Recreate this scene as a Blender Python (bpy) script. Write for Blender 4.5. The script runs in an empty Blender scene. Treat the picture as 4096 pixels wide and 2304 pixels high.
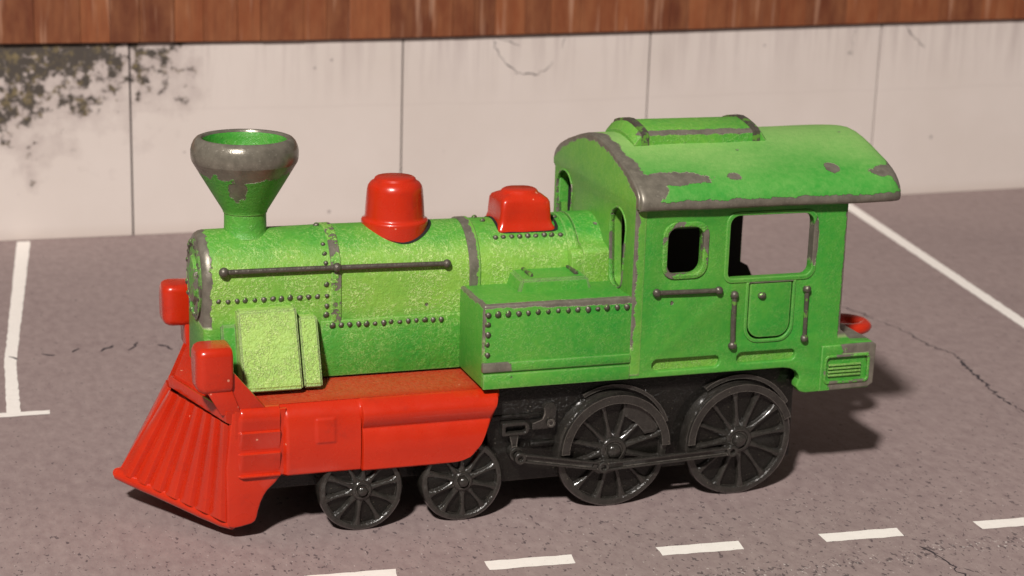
import bpy, bmesh, math, random
from mathutils import Vector, Matrix, noise as mnoise
random.seed(7)
S = bpy.context.scene
COL = S.collection

# ------------------------------------------------------------------ camera, light, exposure
# one unit is about 5.5 mm: the toy is about 70 mm long
S.unit_settings.scale_length = 0.0055
cam_d = bpy.data.cameras.new('camera')
cam = bpy.data.objects.new('camera', cam_d); COL.objects.link(cam)
fw = Vector((0.31744164, 0.91305427, -0.25605217))
rt = Vector((0.94675924, -0.32043597, 0.03110841))
up = Vector((0.05364466, 0.25229486, 0.96616228))
M = Matrix((rt, up, -fw)).transposed().to_4x4()
M.translation = Vector((-1.08261, -28.94043, 11.47160))
cam.matrix_world = M
cam_d.sensor_width = 36.0
cam_d.lens = 36.0 * 7338.39 / 4096.0
cam_d.clip_start = 0.5; cam_d.clip_end = 2000
cam_d.dof.use_dof = True
cam_d.dof.focus_distance = 28.5
cam_d.dof.aperture_fstop = 0.48
S.camera = cam

W = bpy.data.worlds.new('World'); S.world = W; W.use_nodes = True
bg = W.node_tree.nodes['Background']
bg.inputs[0].default_value = (1.0, 0.86, 0.76, 1); bg.inputs[1].default_value = 0.118

def lamp(name, direction, dist, size, power, color, target=(8, 0, 2)):
    l = bpy.data.lights.new(name, 'AREA'); l.shape = 'DISK'; l.size = size
    l.energy = power; l.color = color
    o = bpy.data.objects.new(name, l); COL.objects.link(o)
    d = Vector(direction).normalized()
    o.location = Vector(target) + d * dist
    o.rotation_euler = (-d).to_track_quat('-Z', 'Y').to_euler()
    return o
lamp('ceiling_lamp', (-0.565, -0.86, 1.0), 160, 11.5, 360000, (1.0, 0.95, 0.90))

vs = S.view_settings
vs.view_transform = 'Standard'; vs.look = 'None'; vs.exposure = 0.0; vs.gamma = 1.0
S.render.engine = 'CYCLES'

# ------------------------------------------------------------------ node helpers
class NT:
    def __init__(s, name):
        s.m = bpy.data.materials.new(name); s.m.use_nodes = True
        s.t = s.m.node_tree; s.n = s.t.nodes; s.l = s.t.links
        s.b = s.n['Principled BSDF']
        s.co = s.n.new('ShaderNodeTexCoord').outputs['Object']
        sp = s.n.new('ShaderNodeSeparateXYZ'); s.l.new(s.co, sp.inputs[0])
        s.x, s.y, s.z = sp.outputs
    def put(s, sock, v):
        if isinstance(v, bpy.types.NodeSocket): s.l.new(v, sock)
        elif isinstance(v, (tuple, list)) and len(v) == 3 and sock.type == 'RGBA': sock.default_value = (*v, 1)
        else: sock.default_value = v
    def math(s, op, a, b=0.0, c=0.0, clamp=False):
        n = s.n.new('ShaderNodeMath'); n.operation = op; n.use_clamp = clamp
        s.put(n.inputs[0], a); s.put(n.inputs[1], b); s.put(n.inputs[2], c)
        return n.outputs[0]
    def map(s, v, a, b, c=0.0, d=1.0):
        n = s.n.new('ShaderNodeMapRange'); n.clamp = True
        s.put(n.inputs[0], v); n.inputs[1].default_value = a; n.inputs[2].default_value = b
        n.inputs[3].default_value = c; n.inputs[4].default_value = d
        return n.outputs[0]
    def noise(s, scale, detail=2.0, rough=0.5, co=None, sc=None, off=(0, 0, 0), dist=0.0):
        c = co or s.co
        if sc or any(off):
            mp = s.n.new('ShaderNodeMapping'); s.l.new(c, mp.inputs[0])
            mp.inputs['Scale'].default_value = sc or (1, 1, 1); mp.inputs['Location'].default_value = off
            c = mp.outputs[0]
        n = s.n.new('ShaderNodeTexNoise'); s.l.new(c, n.inputs['Vector'])
        n.inputs['Scale'].default_value = scale; n.inputs['Detail'].default_value = detail
        n.inputs['Roughness'].default_value = rough; n.inputs['Distortion'].default_value = dist
        return n.outputs[0]
    def voro(s, scale, feature='F1', co=None, sc=None, rnd=1.0, out='Distance'):
        c = co or s.co
        if sc:
            mp = s.n.new('ShaderNodeMapping'); s.l.new(c, mp.inputs[0]); mp.inputs['Scale'].default_value = sc
            c = mp.outputs[0]
        n = s.n.new('ShaderNodeTexVoronoi'); n.feature = feature; s.l.new(c, n.inputs['Vector'])
        n.inputs['Scale'].default_value = scale; n.inputs['Randomness'].default_value = rnd
        return n.outputs[out]
    def mix(s, f, a, b):
        n = s.n.new('ShaderNodeMix'); n.data_type = 'RGBA'
        s.put(n.inputs[0], f); s.put(n.inputs[6], a); s.put(n.inputs[7], b)
        return n.outputs[2]
    def bump(s, h, strength, dist):
        n = s.n.new('ShaderNodeBump'); s.put(n.inputs['Height'], h)
        n.inputs['Strength'].default_value = strength; n.inputs['Distance'].default_value = dist
        s.l.new(n.outputs[0], s.b.inputs['Normal'])
    def edge(s, radius):
        """0 on flat faces, up to 1 at convex and concave edges"""
        bv = s.n.new('ShaderNodeBevel'); bv.samples = 6; bv.inputs[0].default_value = radius
        ge = s.n.new('ShaderNodeNewGeometry')
        dt = s.n.new('ShaderNodeVectorMath'); dt.operation = 'DOT_PRODUCT'
        s.l.new(bv.outputs[0], dt.inputs[0]); s.l.new(ge.outputs['Normal'], dt.inputs[1])
        return s.math('SUBTRACT', 1.0, dt.outputs['Value'])
    def dist(s, c, r):
        """distance from c divided by the radii r"""
        mp = s.n.new('ShaderNodeMapping'); s.l.new(s.co, mp.inputs[0])
        mp.inputs['Location'].default_value = tuple(-c[i] / r[i] for i in range(3))
        mp.inputs['Scale'].default_value = tuple(1 / r[i] for i in range(3))
        ln = s.n.new('ShaderNodeVectorMath'); ln.operation = 'LENGTH'; s.l.new(mp.outputs[0], ln.inputs[0])
        return ln.outputs['Value']

GREEN = (0.028, 0.262, 0.028); LIME = (0.235, 0.450, 0.064); ZINC = (0.155, 0.140, 0.112)  # LIME also carries lamp sheen painted into the green
def paint(name, tint=0.3, crinkle=0.3, edge=0.5, radius=0.045, wear=None, rough=0.36, speck=0.3, zone_tint=None, lime=LIME, bare=0.34):
    t = NT(name)
    n1 = t.noise(0.55, 2); n2 = t.noise(9, 4, 0.65)
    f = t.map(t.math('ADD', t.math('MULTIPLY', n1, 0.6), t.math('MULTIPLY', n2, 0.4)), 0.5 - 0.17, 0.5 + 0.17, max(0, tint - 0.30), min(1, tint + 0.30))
    if zone_tint: f = t.math('ADD', f, zone_tint(t), clamp=True)
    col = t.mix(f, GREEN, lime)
    # glints on the crinkled lacquer, painted as pale, almost yellow flecks
    ridge = t.math('ABSOLUTE', t.math('SUBTRACT', t.noise(13, 2, 0.6, dist=0.4), 0.5))
    fl = t.math('MULTIPLY', t.map(ridge, 0.045, 0.0), t.map(t.noise(3.1, 2, off=(2, 8, 3)), 0.36, 0.52))
    if zone_tint: fl = t.math('MULTIPLY', fl, t.math('ADD', 0.12, t.math('MULTIPLY', f, 1.1)))
    col = t.mix(t.math('MULTIPLY', fl, speck), col, (0.62, 0.80, 0.30))
    dk = t.map(t.noise(31, 2, off=(5, 3, 1)), 0.66, 0.74)
    col = t.mix(t.math('MULTIPLY', dk, 0.35), col, (0.03, 0.14, 0.02))
    wn = t.noise(5.5, 5, 0.6, off=(3, 7, 1)); wf = t.noise(22, 3, 0.6, off=(1, 2, 9))
    wob = t.math('ADD', t.math('MULTIPLY', t.math('SUBTRACT', wn, 0.5), 1.0), t.math('MULTIPLY', t.math('SUBTRACT', wf, 0.5), 0.35))
    e = t.edge(radius)
    em = t.map(t.math('ADD', t.math('MULTIPLY', e, 2.2), t.math('MULTIPLY', wob, 0.9)), 0.62 - 0.42 * edge, 0.70 - 0.42 * edge)
    # thin dusty yellow line wherever an edge is only rubbed, not bare
    rub = t.map(e, 0.015, 0.12)
    col = t.mix(t.math('MULTIPLY', rub, 0.55), col, (0.40, 0.60, 0.20))
    mask = em
    if wear: mask = t.math('MAXIMUM', mask, wear(t, wob))
    lipm = mask
    # single tiny chips
    ch = t.map(t.math('ADD', t.voro(1.1), t.math('MULTIPLY', wf, 0.05)), 0.075, 0.065)
    mask = t.math('MAXIMUM', mask, ch)
    half = t.math('SUBTRACT', 1.0, t.math('ABSOLUTE', t.math('SUBTRACT', t.math('MULTIPLY', lipm, 2.0), 1.0)))
    col = t.mix(t.math('MULTIPLY', half, 0.8), col, (0.42, 0.55, 0.22))
    zc = t.mix(t.map(t.noise(6, 4, 0.6), 0.35, 0.7), ZINC, (0.235, 0.212, 0.170))
    zc = t.mix(t.math('MULTIPLY', t.map(t.noise(20, 4, 0.7, off=(7, 7, 2)), 0.60, 0.70), 0.5), zc, (0.38, 0.35, 0.29))
    col = t.mix(mask, col, zc)
    t.put(t.b.inputs['Base Color'], col)
    t.b.inputs['Specular IOR Level'].default_value = 0.38
    t.put(t.b.inputs['Metallic'], t.math('MULTIPLY', mask, 0.35))
    t.put(t.b.inputs['Roughness'], t.math('ADD', t.math('ADD', rough, t.math('MULTIPLY', mask, bare - rough)), t.math('MULTIPLY', wn, 0.08)))
    h = t.math('ADD', t.math('MULTIPLY', t.math('ADD', t.noise(17, 4, 0.62, dist=0.6), t.math('MULTIPLY', fl, 0.35)), t.math('MULTIPLY', t.math('SUBTRACT', 1.15, mask), crinkle)), t.math('MULTIPLY', mask, -0.35))
    t.bump(h, 0.9, 0.035)
    return t.m

def thr(t, v, a, b):            # 1 where v is below a, 0 above b
    return t.map(v, a, b, 1.0, 0.0)
def w_rim(t, wob):
    return t.map(t.math('ADD', wob, t.math('MULTIPLY', t.math('SUBTRACT', t.noise(2.4, 2, off=(3, 3, 8)), 0.5), 1.6)), 0.02, 0.05)
def w_front(t, wob):
    yy = t.math('SUBTRACT', t.y, -0.13)
    v = t.math('ADD', t.z, t.math('MULTIPLY', t.math('MULTIPLY', yy, yy), 0.155))
    a = t.map(t.math('ADD', v, t.math('MULTIPLY', wob, 0.22)), 5.885, 5.895)
    b = t.math('MULTIPLY', thr(t, t.y, -2.05, -2.045), thr(t, t.math('ADD', t.x, t.math('MULTIPLY', wob, 0.20)), 10.415, 10.425))
    b = t.math('MULTIPLY', b, t.map(t.math('ADD', t.z, wob), 2.7, 2.9))
    return t.math('MAXIMUM', a, b)
def w_chimney(t, wob):
    a = t.map(t.math('ADD', t.z, t.math('ADD', t.math('MULTIPLY', wob, 0.25), t.math('MULTIPLY', t.math('SUBTRACT', t.noise(1.7, 2, off=(6, 2, 1)), 0.5), 0.75))), 5.555, 5.565)
    inside = t.math('LESS_THAN', t.dist((4.345, 0, 6.0), (0.675, 0.675, 30)), 1.0)
    a = t.math('MULTIPLY', a, t.math('SUBTRACT', 1.0, inside))
    p = thr(t, t.math('ADD', t.dist((4.13, -0.62, 5.35), (0.15, 0.3, 0.24)), t.math('MULTIPLY', wob, 1.4)), 0.9, 1.0)
    return t.math('MAXIMUM', a, p)
def w_boiler(t, wob):
    xx = t.math('ADD', t.x, t.math('MULTIPLY', wob, 0.22))
    a = t.math('MULTIPLY', thr(t, xx, 3.655, 3.665), t.map(t.z, 3.15, 3.2))
    return a
def w_roof(t, wob):
    yy = t.math('ADD', t.y, t.math('MULTIPLY', wob, 0.22))
    zz = t.math('ADD', t.z, t.math('MULTIPLY', wob, 0.13))
    side = thr(t, zz, 5.275, 5.28)
    xx = t.math('ADD', t.x, t.math('MULTIPLY', wob, 0.30))
    fr = thr(t, t.math('SUBTRACT', xx, t.map(t.z, 5.9, 5.3, 0.0, 0.20)), 10.525, 10.535)
    m = t.math('MAXIMUM', side, fr)
    for c, r in (((11.0, -1.85, 5.58), (0.72, 0.5, 0.085)), ((10.6, -2.0, 5.45), (0.3, 0.5, 0.2)), ((12.15, -1.8, 5.56), (0.16, 0.2, 0.07)), ((14.03, -1.75, 5.64), (0.14, 0.2, 0.085)),
                 ((14.98, -1.8, 5.58), (0.34, 0.3, 0.085)), ((15.2, -1.9, 5.5), (0.16, 0.4, 0.25))):
        m = t.math('MAXIMUM', m, thr(t, t.math('ADD', t.dist(c, r), t.math('MULTIPLY', wob, 0.9)), 0.95, 1.02))
    return m
def w_tank(t, wob):
    zz = t.math('ADD', t.z, t.math('MULTIPLY', wob, 0.1))
    yy = t.math('ADD', t.y, t.math('MULTIPLY', wob, 0.1))
    zz = t.math('ADD', zz, t.map(t.x, 8.4, 9.6, 0.0, 0.05))
    a = t.math('MULTIPLY', t.map(zz, 3.60, 3.61), thr(t, yy, -1.97, -1.96))
    xx = t.math('ADD', t.x, t.math('MULTIPLY', wob, 0.12))
    b = t.math('MULTIPLY', thr(t, xx, 7.86, 7.87), t.map(zz, 3.60, 3.61))
    c = t.math('MULTIPLY', t.math('MULTIPLY', thr(t, xx, 7.835, 7.84), thr(t, yy, -2.01, -2.0)), t.map(t.math('ADD', t.z, wob), 2.7, 3.1))
    return t.math('MAXIMUM', a, t.math('MAXIMUM', b, c))
def w_tank_strip(t, wob):
    xx = t.math('ADD', t.x, t.math('MULTIPLY', wob, 0.9))
    return thr(t, xx, 8.25, 8.28)
def w_buffer(t, wob):
    d = t.math('ADD', t.x, t.math('MULTIPLY', wob, 0.5))
    a = t.math('MULTIPLY', t.map(d, 14.33, 14.35), t.map(t.z, 2.42, 2.44))
    b = t.math('MULTIPLY', t.map(d, 14.12, 14.14), thr(t, t.z, 1.89, 1.90))
    c = t.map(t.math('ADD', t.x, t.math('MULTIPLY', wob, 0.2)), 14.83, 14.85)
    return t.math('MAXIMUM', t.math('MAXIMUM', a, b), c)
N_ = -2.06
def w_cab(t, wob):
    xx = t.math('ADD', t.x, t.math('MULTIPLY', wob, 0.18))
    a = t.math('MULTIPLY', thr(t, xx, 10.43, 10.44), t.map(t.z, 2.9, 3.4))
    a = t.math('MULTIPLY', a, t.math('LESS_THAN', t.y, N_ + 0.012))
    b = t.map(t.math('ADD', t.x, t.math('MULTIPLY', wob, 0.12)), 14.22, 14.235)
    b = t.math('MULTIPLY', b, t.map(t.z, 2.7, 2.8))
    c = thr(t, t.math('ADD', t.dist((13.66, -2.06, 4.45), (0.07, 0.3, 0.42)), t.math('MULTIPLY', wob, 1.0)), 0.9, 1.0)
    return t.math('MAXIMUM', t.math('MAXIMUM', a, b), c)

# lamp sheen painted as yellow-green along the flanks of the boiler
def boiler_sheen(t):
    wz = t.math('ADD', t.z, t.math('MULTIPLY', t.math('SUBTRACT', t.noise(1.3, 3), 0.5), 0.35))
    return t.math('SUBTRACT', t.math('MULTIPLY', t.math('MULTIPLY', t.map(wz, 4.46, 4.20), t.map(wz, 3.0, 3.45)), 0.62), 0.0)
G_BOILER = paint('boiler_paint', 0.18, 0.42, 0.30, wear=w_boiler, speck=0.65, zone_tint=boiler_sheen)
G_CHIM = paint('chimney_paint', 0.02, 0.30, 0.3, wear=w_chimney, speck=0.1, bare=0.22)
G_CHEST = paint('steam_chest_paint', 0.92, 0.95, 0.35, speck=1.0, lime=(0.44, 0.63, 0.15))  # paler lime paints in the sheen on the sloping chest
G_TANK = paint('tank_paint', 0.12, 0.18, 0.66, wear=w_tank, speck=0.12)
G_STRIP = paint('tank_strip_paint', 0.10, 0.25, 0.62, wear=w_tank_strip, speck=0.1)
G_CAB = paint('cab_paint', 0.06, 0.16, 0.62, wear=w_cab, speck=0.08)
def f_roof(t):
    wy = t.math('ADD', t.z, t.math('MULTIPLY', t.math('SUBTRACT', t.noise(0.9, 3), 0.5), 0.3))
    return t.math('MULTIPLY', t.map(wy, 5.62, 5.98), 0.50)  # more lime towards the roof crown
G_ROOF = paint('roof_paint', 0.14, 0.20, 0.40, wear=w_roof, speck=0.10, zone_tint=f_roof, lime=(0.270, 0.475, 0.135))
G_BUF = paint('buffer_paint', 0.10, 0.22, 0.65, wear=w_buffer, speck=0.1)
G_FRONT = paint('cab_front_paint', 0.45, 0.15, 0.70, radius=0.08, wear=w_front, speck=0.08)
G_DOOR = paint('smokebox_paint', 0.25, 0.9, 0.5, wear=w_rim, speck=0.4)
G_SLOT = paint('slot_paint', 0.55, 0.5, 0.2, speck=0.3)
G_RIM = paint('window_rim_paint', 0.30, 0.4, 0.6, radius=0.03, speck=0.2, wear=w_rim)

def metal(name, green=0.0):
    t = NT(name)
    n = t.noise(9, 4, 0.65)
    col = t.mix(n, (0.060, 0.052, 0.042), (0.165, 0.145, 0.118))
    if green:
        col = t.mix(t.map(t.noise(7, 4, 0.6, off=(4, 4, 4)), 0.60 - 0.2 * green, 0.64 - 0.2 * green), col, (0.16, 0.36, 0.06))
    t.put(t.b.inputs['Base Color'], col)
    t.b.inputs['Metallic'].default_value = 0.45
    t.put(t.b.inputs['Roughness'], t.map(n, 0.3, 0.7, 0.30, 0.48))
    t.bump(t.noise(26, 3), 0.5, 0.02)
    return t.m
ZN = metal('bare_zinc'); ZG = metal('half_bare_zinc', 0.25); RIV = metal('rivet_metal', 0.25)

def red(name, dusty=0.0, crinkle=0.1):
    t = NT(name)
    n = t.noise(1.6, 3)
    col = t.mix(n, (0.46, 0.018, 0.004), (0.56, 0.028, 0.006))
    e = t.edge(0.03)
    col = t.mix(t.math('MULTIPLY', t.map(t.math('ADD', e, t.math('MULTIPLY', t.noise(6, 3, 0.6, off=(2, 4, 1)), 0.25)), 0.18, 0.34), 0.40), col, (0.70, 0.080, 0.025))
    gr = t.map(t.noise(2.2, 5, 0.7, off=(1, 6, 2)), 0.56, 0.70)
    col = t.mix(t.math('MULTIPLY', gr, 0.35), col, (0.30, 0.018, 0.008))
    # small pale moulding specks
    sp = t.map(t.math('ADD', t.voro(2.6), t.math('MULTIPLY', t.noise(30, 2), 0.05)), 0.085, 0.075)
    col = t.mix(t.math('MULTIPLY', sp, 0.6), col, (0.85, 0.42, 0.28))
    if dusty:
        col = t.mix(t.math('MULTIPLY', t.math('MULTIPLY', t.map(t.noise(15, 4, 0.6), 0.30, 0.6), dusty), t.math('MULTIPLY', t.map(t.x, 4.1, 4.5), t.map(t.math('ABSOLUTE', t.y), 1.86, 1.62))), col, (0.52, 0.100, 0.036))
    t.put(t.b.inputs['Base Color'], col)
    t.put(t.b.inputs['Roughness'], t.map(t.noise(3, 4), 0.3, 0.7, 0.20 + 0.26 * dusty, 0.36 + 0.26 * dusty))
    t.b.inputs['Specular IOR Level'].default_value = 0.45
    t.b.inputs['Coat Weight'].default_value = 0.35 * (1 - dusty)
    t.b.inputs['Coat Roughness'].default_value = 0.10
    t.b.inputs['Subsurface Weight'].default_value = 0.12
    t.b.inputs['Subsurface Radius'].default_value = (0.12, 0.02, 0.01)
    h = t.math('ADD', t.math('MULTIPLY', t.noise(19, 4, 0.6, dist=0.5), crinkle), t.math('MULTIPLY', t.noise(2.4, 2), 0.5))
    t.bump(h, 0.55, 0.035)
    return t.m
RED = red('red_plastic'); RED_DECK = red('dusty_red_plastic', 0.75, 1.3)

def black(name, lift=0.0, crinkle=0.4):
    t = NT(name)
    n = t.noise(6, 5, 0.65)
    col = t.mix(n, (0.003, 0.0028, 0.0025), (0.010 + lift, 0.009 + lift * 0.9, 0.007 + lift * 0.8))
    e = t.edge(0.03)
    rub = t.map(t.math('ADD', e, t.math('MULTIPLY', t.noise(12, 3, 0.6, off=(2, 2, 2)), 0.12)), 0.10, 0.28)
    col = t.mix(t.math('MULTIPLY', rub, 0.6), col, (0.075, 0.063, 0.054))
    hard = t.math('MULTIPLY', t.map(t.math('ADD', e, t.math('MULTIPLY', t.noise(7, 3, 0.6, off=(5, 2, 7)), 0.5)), 0.50, 0.60), 0.75 if lift else 0.3)
    col = t.mix(hard, col, (0.26, 0.235, 0.205))  # silvery edge patches paint in glints on the raised parts
    sp = t.map(t.noise(34, 3, 0.7, off=(8, 1, 4)), 0.66, 0.74)
    col = t.mix(t.math('MULTIPLY', sp, 0.7), col, (0.24, 0.21, 0.15))
    t.put(t.b.inputs['Base Color'], col)
    t.put(t.b.inputs['Roughness'], t.map(t.noise(11, 3), 0.3, 0.7, 0.10, 0.27))
    t.bump(t.math('ADD', t.math('MULTIPLY', t.noise(21, 4, 0.65, dist=0.4), crinkle), t.math('MULTIPLY', t.noise(6, 2), 0.8)), 0.8, 0.035)
    t.b.inputs['Specular IOR Level'].default_value = 0.3
    t.b.inputs['Coat Weight'].default_value = 0.9 if lift else 0.35
    t.b.inputs['Coat Roughness'].default_value = 0.09
    return t.m
BLK = black('black_plastic', 0.0, 0.9); BLK_W = black('black_wheel_plastic', 0.0, 0.6); BLK_R = black('black_raised_plastic', 0.034, 0.30)
def plain(name, col, rough=0.6):
    t = NT(name); t.put(t.b.inputs['Base Color'], t.mix(t.noise(8, 3), col, tuple(c * 0.75 for c in col)))
    t.b.inputs['Roughness'].default_value = rough
    return t.m
DARK = plain('dark_gap', (0.008, 0.007, 0.006), 0.8)

# ------------------------------------------------------------------ mesh helpers
def finish(bm, angle=33):
    bmesh.ops.remove_doubles(bm, verts=bm.verts, dist=1e-5)
    bmesh.ops.recalc_face_normals(bm, faces=bm.faces)
    a = math.radians(angle)
    for f in bm.faces: f.smooth = True
    for e in bm.edges:
        e.smooth = not (len(e.link_faces) == 2 and e.calc_face_angle(0) > a)
ORIGIN = {}
def obj(name, src, mat, parent=None, angle=33, label=None):
    if isinstance(src, bmesh.types.BMesh):
        finish(src, angle)
        me = bpy.data.meshes.new(name); src.to_mesh(me); src.free()
    else: me = src
    o = bpy.data.objects.new(name, me); COL.objects.link(o)
    if mat and not me.materials: me.materials.append(mat)
    if parent:
        o.parent = parent
        o.location = -ORIGIN.get(parent.name, Vector((0, 0, 0)))
    if label: o['label'] = label
    return o
def box(x0, x1, y0, y1, z0, z1, bev=0.03, seg=2, bm=None):
    b = bmesh.new()
    vs_ = [b.verts.new((x, y, z)) for x in (x0, x1) for y in (y0, y1) for z in (z0, z1)]
    for q in ((0, 1, 3, 2), (4, 6, 7, 5), (0, 4, 5, 1), (2, 3, 7, 6), (0, 2, 6, 4), (1, 5, 7, 3)):
        b.faces.new([vs_[i] for i in q])
    if bev: bmesh.ops.bevel(b, geom=b.edges[:], offset=bev, segments=seg, profile=0.5, affect='EDGES')
    if bm is None: return b
    me = bpy.data.meshes.new('t'); b.to_mesh(me); b.free(); bm.from_mesh(me); bpy.data.meshes.remove(me)
    return bm
def join(*bms):
    r = bmesh.new()
    for b in bms:
        me = bpy.data.meshes.new('t'); b.to_mesh(me); b.free(); r.from_mesh(me); bpy.data.meshes.remove(me)
    return r
def lathe(prof, c=(0, 0, 0), axis='z', n=64):
    b = bmesh.new(); rings = []
    for r, h in prof:
        ring = []
        for i in range(n):
            a = 2 * math.pi * i / n
            u, v = r * math.cos(a), r * math.sin(a)
            p = {'z': (u, v, h), 'y': (u, h, v), 'x': (h, u, v)}[axis]
            ring.append(b.verts.new((c[0] + p[0], c[1] + p[1], c[2] + p[2])))
        rings.append(ring)
    for k in range(len(rings) - 1):
        for i in range(n):
            b.faces.new((rings[k][i], rings[k][(i + 1) % n], rings[k + 1][(i + 1) % n], rings[k + 1][i]))
    for ring, pr in ((rings[0], prof[0]), (rings[-1], prof[-1])):
        if pr[0] > 1e-4: b.faces.new(ring)
    return b
def loft(rings, caps=True):
    b = bmesh.new(); R = [[b.verts.new(p) for p in r] for r in rings]; n = len(R[0])
    for k in range(len(R) - 1):
        for i in range(n):
            b.faces.new((R[k][i], R[k][(i + 1) % n], R[k + 1][(i + 1) % n], R[k + 1][i]))
    if caps: b.faces.new(R[0]); b.faces.new(R[-1])
    return b
def prism(poly, a0, a1, axis='y', bev=0.0, seg=2):
    """polygon extruded along an axis; for y the polygon is (x,z), for x it is (y,z), for z (x,y)"""
    f = {'y': lambda u, v, w: (u, w, v), 'x': lambda u, v, w: (w, u, v), 'z': lambda u, v, w: (u, v, w)}[axis]
    b = loft([[f(u, v, a0) for u, v in poly], [f(u, v, a1) for u, v in poly]])
    if bev: bmesh.ops.bevel(b, geom=b.edges[:], offset=bev, segments=seg, profile=0.5, affect='EDGES', clamp_overlap=True)
    return b
def rrect(x0, x1, z0, z1, r, n=6):
    pts = []
    rr = r if isinstance(r, (list, tuple)) else (r,) * 4      # corner order: right top, left top, left bottom, right bottom
    for (cx, cz, a0), q in zip(((x1, z1, 0), (x0, z1, 90), (x0, z0, 180), (x1, z0, 270)), rr):
        sx = -1 if a0 in (0, 270) else 1; sz = -1 if a0 in (0, 90) else 1
        for i in range(n + 1):
            a = math.radians(a0 + 90 * i / n)
            pts.append((cx + sx * q + q * math.cos(a), cz + sz * q + q * math.sin(a)))
    return pts
def plate(outer, holes, a0, a1, axis='y', bev=0.02):
    """flat plate with holes and rounded edges, from a filled curve"""
    cu = bpy.data.curves.new('t', 'CURVE'); cu.dimensions = '2D'; cu.fill_mode = 'BOTH'
    for poly in [outer] + list(holes):
        sp = cu.splines.new('POLY'); sp.points.add(len(poly) - 1); sp.use_cyclic_u = True
        for p, (u, v) in zip(sp.points, poly): p.co = (u, v, 0, 1)
    cu.extrude = (a1 - a0) / 2 - bev; cu.bevel_depth = bev; cu.bevel_resolution = 2; cu.offset = -bev
    to = bpy.data.objects.new('t', cu); COL.objects.link(to)
    dg = bpy.context.evaluated_depsgraph_get(); dg.update()
    me = bpy.data.meshes.new_from_object(to.evaluated_get(dg))
    b = bmesh.new(); b.from_mesh(me)
    bpy.data.objects.remove(to); bpy.data.curves.remove(cu); bpy.data.meshes.remove(me)
    mid = (a0 + a1) / 2
    for v in b.verts:
        u, w, h = v.co
        v.co = {'y': (u, mid + h, w), 'x': (mid + h, u, w), 'z': (u, w, mid + h)}[axis]
    return b
def tube(pts, r, n=12, cap=True, bm=None):
    b = bm or bmesh.new(); pts = [Vector(p) for p in pts]; rings = []
    rr = r if isinstance(r, (list, tuple)) else [r] * len(pts)
    for i, p in enumerate(pts):
        d = (pts[min(i + 1, len(pts) - 1)] - pts[max(i - 1, 0)]).normalized()
        u = d.cross(Vector((0, 0, 1)))
        if u.length < 0.1: u = d.cross(Vector((1, 0, 0)))
        u.normalize(); v = d.cross(u)
        rings.append([b.verts.new(p + (u * math.cos(2 * math.pi * k / n) + v * math.sin(2 * math.pi * k / n)) * rr[i]) for k in range(n)])
    for k in range(len(rings) - 1):
        for i in range(n): b.faces.new((rings[k][i], rings[k][(i + 1) % n], rings[k + 1][(i + 1) % n], rings[k + 1][i]))
    if cap: b.faces.new(rings[0]); b.faces.new(rings[-1])
    return b
def ball(c, r, sc=(1, 1, 1), seg=16, bm=None):
    b = bm or bmesh.new()
    m = Matrix.Translation(c) @ Matrix.Diagonal((sc[0], sc[1], sc[2], 1))
    bmesh.ops.create_uvsphere(b, u_segments=seg, v_segments=seg // 2 + 2, radius=r, matrix=m)
    return b
def wobble(b, amp, freq, seed=0):
    for v in b.verts:
        v.co += Vector(mnoise.noise_vector(v.co * freq + Vector((seed, seed * 2, 0)))) * amp
    return b
def thing(name, label, cat, loc=(0, 0, 0), group=None):
    o = bpy.data.objects.new(name, None); COL.objects.link(o); o.location = loc
    o.empty_display_size = 0.5
    ORIGIN[o.name] = Vector(loc)
    o['label'] = label; o['category'] = cat
    if group: o['group'] = group
    return o
def structure(name, bm, mat, parent=None):
    o = obj(name, bm, mat, parent)
    if not parent: o['kind'] = 'structure'
    return o

# ------------------------------------------------------------------ ground: printed asphalt sheet
def ground_mat():
    t = NT('printed_asphalt')
    big = t.noise(0.16, 3, 0.6)
    col = t.mix(big, (0.218, 0.160, 0.157), (0.318, 0.238, 0.226))
    fine = t.noise(5, 5, 0.7, sc=(1, 0.5, 1))
    col = t.mix(t.map(fine, 0.3, 0.7), t.mix(0.28, col, (0.13, 0.095, 0.10)), t.mix(0.20, col, (0.5, 0.43, 0.40)))
    # pits and chips, thick in the foreground lane and in one band, thin elsewhere
    near = t.map(t.math('ADD', t.y, t.math('MULTIPLY', t.noise(0.9, 3), 4.0)), 3.2, -1.0)
    dens = t.math('ADD', t.math('ADD', t.math('MULTIPLY', near, 0.052), 0.010), t.math('MULTIPLY', t.map(t.math('ABSOLUTE', t.math('ADD', t.math('ADD', t.y, 5.15), t.math('MULTIPLY', t.math('SUBTRACT', t.noise(0.7, 3), 0.5), 0.9))), 0.35, 0.05), 0.06))
    w = t.noise(5, 2, off=(3, 1, 0))
    n3 = t.noise(14, 3, 0.6, sc=(1.0, 0.55, 1), dist=0.4)
    pit = t.map(t.math('ADD', n3, t.math('ADD', t.math('MULTIPLY', w, 0.34), dens)), 0.845, 0.885)
    col = t.mix(t.math('MULTIPLY', pit, 0.72), col, (0.055, 0.042, 0.048))
    n4 = t.noise(17, 3, 0.6, sc=(1.0, 0.6, 1), off=(9, 4, 0))
    chip = t.map(t.math('ADD', n4, dens), 0.725, 0.78)
    col = t.mix(t.math('MULTIPLY', chip, 0.6), col, (0.66, 0.60, 0.56))
    t.put(t.b.inputs['Base Color'], col)
    t.b.inputs['Roughness'].default_value = 0.62
    t.b.inputs['Specular IOR Level'].default_value = 0.25
    t.bump(t.math('ADD', t.noise(30, 3), t.math('MULTIPLY', pit, -0.5)), 0.15, 0.02)
    return t.m
b = bmesh.new()
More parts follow.
